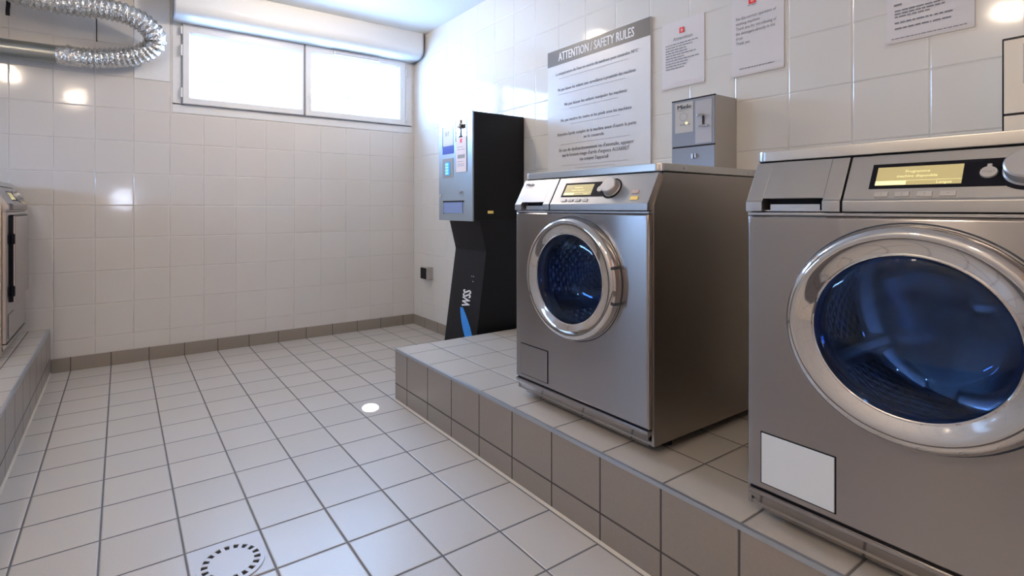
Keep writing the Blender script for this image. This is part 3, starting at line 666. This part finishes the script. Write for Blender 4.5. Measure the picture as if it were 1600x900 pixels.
# return tray: recessed flap with a dark upper gap
tr = kp('return_tray', 0.888, 0.682, 0.935, 1.000, 'blue_tray', None, -0.001, 0.004, bev=0.001)
kp('tray_gap', 0.900, 0.668, 1.000, 1.010, 'hole', None, 0, 0.002); kp('tray_edge', 0.895, 0.888, 0.930, 1.004, 'hole', None, 0, 0.0015)
box('type_sticker', (2.030, KY0-.0006, 0.934), (2.071, KY0+.001, 0.950), 'button_yellow', t, iv)
# printed marks on the slanting pedestal front
kdir = Vector((2.022-1.918, 0, 0.713)).normalized()
PM = Matrix(((0, kdir.x, -kdir.z, 1.918-0.0012), (-1, 0, 0, 0.76), (0, kdir.z, kdir.x, 0.0), (0, 0, 0, 1)))   # lateral (towards -y), up slope, outwards
textmesh([('WSS', 0.115, dx, dy, 'LEFT', 0.44) for dx in (0, .003) for dy in (0, .004)], 'ink_white', PM @ Matrix.Translation((0.073, 0.382, 0.001)) @ Matrix.Rotation(PI/2, 4, 'Z'), 'pedestal_lettering', t, iv)
textmesh([('. :', 0.05, 0.0, 0.0, 'LEFT', 1.2)], 'ink_white', PM @ Matrix.Translation((0.080, 0.53, 0.001)) @ Matrix.Rotation(PI/2, 4, 'Z'), 'pedestal_dots', t, iv)
bm = bmesh.new(); L_ = []; R_ = []
for k in range(25):
    u = k/24; s = 0.372-0.25*u; c = -0.008+0.17*u; hw = 0.010+0.034*math.sin(PI*min(1, u*0.9+0.05))
    L_.append(bm.verts.new((c-hw, s, 0.0008))); R_.append(bm.verts.new((c+hw, s, 0.0008)))
for k in range(24): bm.faces.new((L_[k], L_[k+1], R_[k+1], R_[k]))
bm.transform(PM); bmesh.ops.recalc_face_normals(bm, faces=bm.faces[:]); obj('blue_flame_mark', bm, 'swoosh', t, inv=iv)

# ================================================================== coin boxes on the right wall
def coinbox(y0, x0, z0, z1, zs, cream, label):
    w_ = 0.184; y1 = y0-w_
    t, iv = thing('coin_box', label, 'coin box', (XR, (y0+y1)/2, z0), 0, 'wall coin boxes')
    s = 'box_cream' if cream else 'box_side'; f = 'box_cream' if cream else 'box_grey'
    box('case', (x0+.004, y1, z0), (XR-.001, y0, z1), s, t, iv, 0.0015)
    box('front_cover', (x0, y1+.002, zs+.003), (x0+.005, y0-.002, z1-.004), f, t, iv, 0.001)
    box('cash_door', (x0, y1+.002, z0+.001), (x0+.005, y0-.002, zs-.003), f, t, iv, 0.001)
    box('seam', (x0+.001, y1+.001, zs-.003), (x0+.005, y0-.001, zs+.003), 'hole', t, iv)
    box('top_edge', (x0-.001, y1, z1-.004), (x0+.006, y0, z1+.001), 'hole' if not cream else 'black', t, iv)
    box('side_edge', (x0+.001, y0-.002, z0), (x0+.006, y0+.0012, z1), 'black' if cream else 'box_grey', t, iv)
    if cream:
        box('label_plate', (x0-.002, y1+.03, zs+.075), (x0+.001, y0-.036, z1-.020), 'box_plate', t, iv)
        lb = (y0-.036, zs+.075, z1-.020)
        textmesh([('Miele', 0.026, 0.012, 0.077, 'LEFT', 1.2)], 'ink', side_matrix(x0-.0025, lb[0], lb[1]), 'brand_lettering', t, iv)
        textmesh([('PROFESSIONAL', 0.009, 0.012, 0.066, 'LEFT', 1)], 'ink_grey', side_matrix(x0-.0025, lb[0], lb[1]), 'model_lettering', t, iv)
        bm = bmesh.new(); cyl(bm, (x0-.002, y0-.11, zs+.105), (x0-.012, y0-.11, zs+.105), 0.010); obj('coin_slot', bm, 'chrome_dull', t, True, iv)
    else:
        box('label_plate', (x0-.001, y0-.094, zs+.058), (x0+.001, y0-.015, z1-.012), 'box_label', t, iv)
        textmesh([('Miele', 0.024, 0.008+dx, 0.096, 'LEFT', 1.2) for dx in (0, .001, .002)], 'ink', side_matrix(x0-.0015, y0-.015, zs+.058), 'brand_lettering', t, iv)
        textmesh([('PROFESSIONAL', 0.0078, 0.009, 0.087, 'LEFT', 1)], 'ink_grey', side_matrix(x0-.0015, y0-.015, zs+.058), 'model_lettering', t, iv)
        bm = bmesh.new(); lathe(bm, [(0.0155, -0.0004), (0.017, -0.0004)], (x0-.0012, y0-.052, zs+.122), 32); obj('dial_mark', bm, 'ink_grey', t, inv=iv)
        bars([(0.022, 0.030, 0.045, 0.004)], 'ink_grey', side_matrix(x0-.0015, y0-.015, zs+.058), 'small_print', t, iv)
        bm = bmesh.new(); cyl(bm, (x0-.0005, y0-.066, zs+.095), (x0-.003, y0-.066, zs+.095), 0.0055, n=16); obj('indicator_lamp', bm, 'lcd_lit', t, True, iv)
        box('coin_plate', (x0-.002, y1+.012, zs+.008), (x0+.002, y0-.104, z1-.014), 'box_plate', t, iv, 0.001)
        bm = bmesh.new(); bx(bm, (x0-.004, y0-.142, zs+.075), (x0-.0018, y0-.134, zs+.115)); obj('coin_slot', bm, 'hole', t, inv=iv)
        bm = bmesh.new(); bx(bm, (x0-.014, y0-.140, zs+.112), (x0-.0018, y0-.118, zs+.122), 0.001); bx(bm, (x0-.012, y0-.158, zs+.073), (x0-.0018, y0-.122, zs+.079), 0.001); obj('coin_guide', bm, 'chrome', t, True, iv)
        bm = bmesh.new(); bx(bm, (x0-.009, y0-.098, zs-.050), (x0, y0-.090, zs-.030), 0.001); bx(bm, (x0-.009, y0-.110, zs-.048), (x0, y0-.104, zs-.030), 0.001); obj('handle', bm, 'chrome_dull', t, True, iv)
coinbox(-0.523, 2.155, 1.102, 1.403, 1.212, False, 'grey metal coin box on the wall above the lettered machine')
coinbox(-1.476, 2.155, 1.102, 1.400, 1.205, True, 'cream coin box at the right edge of the photo')

# ================================================================== posters and notices
PY0, PY1, PZ0, PZ1 = 0.368, -0.316, 1.150, 1.850
t, iv = thing('safety_poster', 'large white safety rules poster with a grey header strip', 'poster', (XR, 0.03, PZ0))
PX = XR-0.012
box('board', (PX, PY1, PZ0), (XR-.001, PY0, PZ1), 'poster', t, iv, 0.001)
box('header_strip', (PX-.0008, PY1+.0005, 1.764), (PX+.0005, PY0-.0005, PZ1-.0003), 'poster_head', t, iv)
SM = side_matrix(PX-.0015, 0.026, 0.0)
textmesh([('ATTENTION / SAFETY RULES', 0.066, 0.0, 1.784, 'CENTER', 0.60), ('ATTENTION / SAFETY RULES', 0.066, 0.0012, 1.7845, 'CENTER', 0.60), ('ATTENTION / SAFETY RULES', 0.066, -0.0012, 1.7838, 'CENTER', 0.60)], 'ink_white', SM, 'heading', t, iv)
big = [("La température de l'eau en entrée du tambour peut atteindre 90°C", 0.0235, 1.705, 0.86),
       ("Ne pas laisser les enfants sans surveillance à proximité des machines", 0.0235, 1.615, 0.80),
       ("Ne pas laisser les enfants manipuler les machines", 0.0235, 1.528, 0.90),
       ("Ne pas mettre les mains ni les pieds sous les machines", 0.0235, 1.442, 0.92),
       ("Attendre l'arrêt complet de la machine avant d'ouvrir la porte", 0.0245, 1.365, 0.86), ("ou le couvercle", 0.0245, 1.336, 0.9),
       ("En cas de dysfonctionnement ou d'anomalie, appuyer", 0.0265, 1.277, 0.88), ("sur le bouton rouge d'arrêt d'urgence AU/ARRET", 0.0265, 1.248, 0.84), ("ou couper l'appareil", 0.0265, 1.219, 0.9)]
for a, b in ((0, 1), (1, 2), (2, 3), (3, 4), (4, 6), (6, 9)):
    textmesh([(s, z, dx, y, 'CENTER', xs) for s, z, y, xs in big[a:b] for dx in (-0.0006, 0.0006)], 'ink_mid', SM, 'rule_text', t, iv)
small = [(-0.25, 1.683, 0.47), (-0.26, 1.594, 0.46), (-0.17, 1.507, 0.33), (-0.16, 1.421, 0.33), (-0.24, 1.314, 0.47), (-0.23, 1.197, 0.45), (-0.13, 1.180, 0.27)]
for x, z, w_ in small: bars([(x, z, w_, 0.0034)], 'ink_faint', SM, 'small_print', t, iv)
def sheet(label, y0, y1, z0, z1):
    t, iv = thing('notice_sheet', label, 'notice', (XR, (y0+y1)/2, z0), 0, 'paper notices taped on the right wall')
    box('paper', (XR-.0036, y1, z0), (XR-.0012, y0, z1), 'paper', t, iv)
    for z in (z0-.012,):
        bm = bmesh.new(); bx(bm, (XR-.0045, y1-.006, z), (XR-.0040, y0+.006, z+.020)); obj('tape', bm, 'tape', t, inv=iv)
    return t, iv
def logo(t, iv, yc, zc, s):
    bm = bmesh.new(); bx(bm, (XR-.0056, yc-s/2, zc-s/2), (XR-.0050, yc+s/2, zc+s/2)); obj('logo', bm, 'red', t, inv=iv)
    textmesh([('B', s*0.75, 0, -s*.26, 'CENTER', 1.1)], 'paper_pink', side_matrix(XR-.0060, yc, zc), 'logo_mark', t, iv)
t, iv = sheet('paper notice taped between the poster and the other notices, small red logo', -0.372, -0.573, 1.497, 1.790)
logo(t, iv, -0.470, 1.744, 0.024); S1 = side_matrix(XR-.0052, -0.372, 1.497)
textmesh([('Attention', 0.023, 0.102, 0.207, 'CENTER', 1.05)], 'ink_mid', S1, 'heading', t, iv)
bars([(0.018, 0.190-0.0117*k, wd, 0.0048) for k, wd in enumerate((0.155, 0.135, 0.100, 0.105, 0.145, 0.090, 0.160, 0.110, 0.100, 0.090))], 'ink_grey', S1, 'printed_text', t, iv)
bars([(0.03, 0.02, 0.14, 0.004)], 'paper_pink', S1, 'footer', t, iv)
t, iv = sheet('paper notice directly above the grey coin box, large lettering and red logo', -0.690, -0.884, 1.487, 1.815)
logo(t, iv, -0.770, 1.774, 0.027); S2 = side_matrix(XR-.0052, -0.690, 1.487)
textmesh([(s, 0.0175, 0.016, 0.222-0.0195*k, 'LEFT', 0.74) for k, s in enumerate(('For the correct operation of', 'washing machines', 'Thank you for introducing of', 'the detergent directly in the', 'drum', 'Thank you'))], 'ink_mid', S2, 'printed_text', t, iv)
bars([(0.062, 0.268, 0.03, 0.003), (0.03, 0.026, 0.13, 0.004)], 'ink_grey', S2, 'small_print', t, iv)
t, iv = sheet('paper notice at the top right of the photo, cut off by its edge', -1.190, -1.393, 1.487, 1.78)
S3 = side_matrix(XR-.0052, -1.190, 1.487)
bars([(0.018, 0.116-0.0, 0.02, 0.006), (0.020, 0.098, 0.125, 0.0042), (0.020, 0.0885, 0.120, 0.0042), (0.020, 0.079, 0.085, 0.0042), (0.020, 0.060, 0.090, 0.0045), (0.115, 0.060, 0.045, 0.0045), (0.020, 0.042, 0.088, 0.0045), (0.112, 0.042, 0.045, 0.0045)] + [(0.02, 0.15+0.015*k, 0.14, 0.004) for k in range(7)], 'ink_mid', S3, 'printed_text', t, iv)
bars([(0.012, 0.012, 0.175, 0.003)], 'ink_grey', S3, 'footer_line', t, iv)

# ================================================================== outlet on the right wall
t, iv = thing('wall_outlet', 'small grey surface socket low on the right wall near the corner', 'wall outlet', (XR, 1.734, 0.40))
box('case', (2.250, 1.684, 0.402), (XR, 1.784, 0.500), 'outlet', t, iv, 0.004)
box('socket_face', (2.246, 1.690, 0.408), (2.252, 1.778, 0.494), 'black', t, iv, 0.002)

# ================================================================== ventilation pipe and duct
YP = 1.925
t, iv = thing('exhaust_duct', 'crinkled silver flexible duct looping back over the grey pipe', 'exhaust duct', (0.3, YP, 1.85))
def px(x, y, Y):   # photo position at a known depth Y from the camera geometry
    yaw = 0.578; F = Vector((math.sin(yaw), math.cos(yaw), 0)); R = Vector((math.cos(yaw), -math.sin(yaw), 0))
    d = F*806+R*(x-715)+Vector((0, 0, -(y-325))); o = Vector((0.2515, -1.822, 0.966)); return o+d*((Y-o.y)/d.y)
path = [(104, 87, 1.925), (125, 90, 1.925), (150, 91.5, 1.925), (175, 91, 1.92), (200, 89, 1.91), (222, 83, 1.89), (238, 73, 1.865), (243, 60, 1.84), (236, 47, 1.81), (221, 34, 1.785), (200, 23, 1.77), (175, 16, 1.765), (150, 12, 1.765), (120, 8, 1.765), (90, 4, 1.77), (60, -2, 1.775), (30, -10, 1.78), (0, -22, 1.79), (-40, -40, 1.80)]
CP = [px(*p) for p in path]
def catmull(P, n):
    out = []
    for i in range(len(P)-1):
        a, b, c, d = P[max(i-1, 0)], P[i], P[i+1], P[min(i+2, len(P)-1)]
        for k in range(n):
            u = k/n; out.append(0.5*((2*b)+(c-a)*u+(2*a-5*b+4*c-d)*u*u+(3*b-a-3*c+d)*u**3))
    return out+[P[-1]]
raw = catmull(CP, 24); L_ = [0]
for a, b in zip(raw, raw[1:]): L_.append(L_[-1]+(b-a).length)
N_ = int(L_[-1]/0.0035); pts = []; j = 0
for i in range(N_+1):
    s = L_[-1]*i/N_
    while j < len(L_)-2 and L_[j+1] < s: j += 1
    pts.append(raw[j].lerp(raw[j+1], (s-L_[j])/max(1e-9, L_[j+1]-L_[j])))
rad = []
for i in range(len(pts)):
    s = L_[-1]*i/N_; ph = (s % 0.028)/0.028; amp = 0.006*min(1, max(0.15, (s-0.03)/0.06))
    base = 0.0575 + (0.006 if s < 0.02 else 0)
    rad.append(base+amp*(abs(2*ph-1)*2-1)*1.0)
bm = bmesh.new(); tube(bm, pts, rad, 40); bmesh.ops.recalc_face_normals(bm, faces=bm.faces[:])
for v in bm.verts: v.co += Vector((random.uniform(-1, 1), random.uniform(-1, 1), random.uniform(-1, 1)))*0.0009
obj('flexible_duct', bm, 'foil', t, True, iv)
e0, e1 = px(88, 85.5, 1.925), px(106, 87.5, 1.925)
bm = bmesh.new(); tube(bm, [e0+(e1-e0)*k/8 for k in range(9)], [0.0535, 0.054, 0.0545, 0.0543, 0.0548, 0.055, 0.0555, 0.056, 0.057], 36); 
for v in bm.verts: v.co += Vector((random.uniform(-1, 1), random.uniform(-1, 1), random.uniform(-1, 1)))*0.0012
obj('taped_sleeve', bm, 'foil', t, True, iv)
t, iv = thing('exhaust_pipe', 'smooth grey metal pipe along the back wall, joining the silver duct', 'pipe', (-0.5, YP, 1.85))
bm = bmesh.new(); cyl(bm, (XL, YP, e0.z-.002), (e0.x, YP, e0.z), 0.0525, n=40, caps=True); obj('pipe_run', bm, 'pipe', t, True, iv)
bm = bmesh.new(); cyl(bm, (-0.205, YP, e0.z-.002), (-0.195, YP, e0.z-.002), 0.0535, n=40); obj('joint_ring', bm, 'pipe', t, True, iv)
bm = bmesh.new(); q = [px(x, y, 1.86) for x, y in ((14, -8), (13, 0), (13, 8), (12, 16), (12, 24))]
for a, b in zip(q, q[1:]):
    u = Vector((0.009, 0, 0)); v_ = Vector((0, 0.004, 0))
    f = [bm.verts.new(p) for p in (a-u-v_, a+u-v_, b+u-v_, b-u-v_, a-u+v_, a+u+v_, b+u+v_, b-u+v_)]
    for k in ((0, 1, 2, 3), (7, 6, 5, 4), (0, 4, 5, 1), (1, 5, 6, 2), (2, 6, 7, 3), (3, 7, 4, 0)): bm.faces.new([f[i] for i in k])
tag(obj('hanging_strap', bm, 'black'), 'short black strap hanging beside the silver duct at the top left', 'strap')
bm = bmesh.new(); bx(bm, (0.1245, YB-.004, 1.975), (0.1295, YB-.0005, 2.30))  # black strip drawn for a dark joint between the wall tiles
tag(obj('dark_tile_joint', bm, 'black'), 'thin dark tile joint on the back wall between duct and pipe', 'tile joint')

# ================================================================== floor drain
t, iv = thing('floor_drain', 'round slotted floor drain set in one beige floor tile', 'floor drain', (0.5, -0.315, 0))
dc = (0.502, -0.312)
box('square_plate', (0.4045, -0.3955, 0.0), (0.5955, -0.2045, 0.0015), 'drain', t, iv)
def disc(bm, r0, r1, z0, z1, n=72):
    prd = [(r0, z0), (r0, z1), (r1, z1), (r1, z0)]; rows = []
    for i in range(n):
        a = 2*PI*i/n; rows.append([bm.verts.new((dc[0]+r*math.cos(a), dc[1]+r*math.sin(a), z)) for r, z in prd])
    for i in range(n):
        A, B = rows[i], rows[(i+1) % n]
        for j in range(4):
            try: bm.faces.new((A[j], B[j], B[(j+1) % 4], A[(j+1) % 4]))
            except ValueError: pass
bm = bmesh.new(); disc(bm, 0.0005, 0.080, 0.0012, 0.0022); obj('sump', bm, 'hole', t, inv=iv)
bm = bmesh.new(); disc(bm, 0.0005, 0.058, 0.0020, 0.0050); disc(bm, 0.0745, 0.086, 0.0015, 0.0050)
ns = 18
for k in range(ns):
    a = 2*PI*k/ns; b2 = bmesh.new(); bx(b2, (0.056, -0.0052, 0.0020), (0.076, 0.0052, 0.0048)); b2.transform(Matrix.Translation((dc[0], dc[1], 0)) @ Matrix.Rotation(a, 4, 'Z'))
    me = bpy.data.meshes.new('t'); b2.to_mesh(me); b2.free(); bm.from_mesh(me); bpy.data.meshes.remove(me)
bmesh.ops.recalc_face_normals(bm, faces=bm.faces[:]); obj('slotted_cover', bm, 'drain', t, inv=iv)
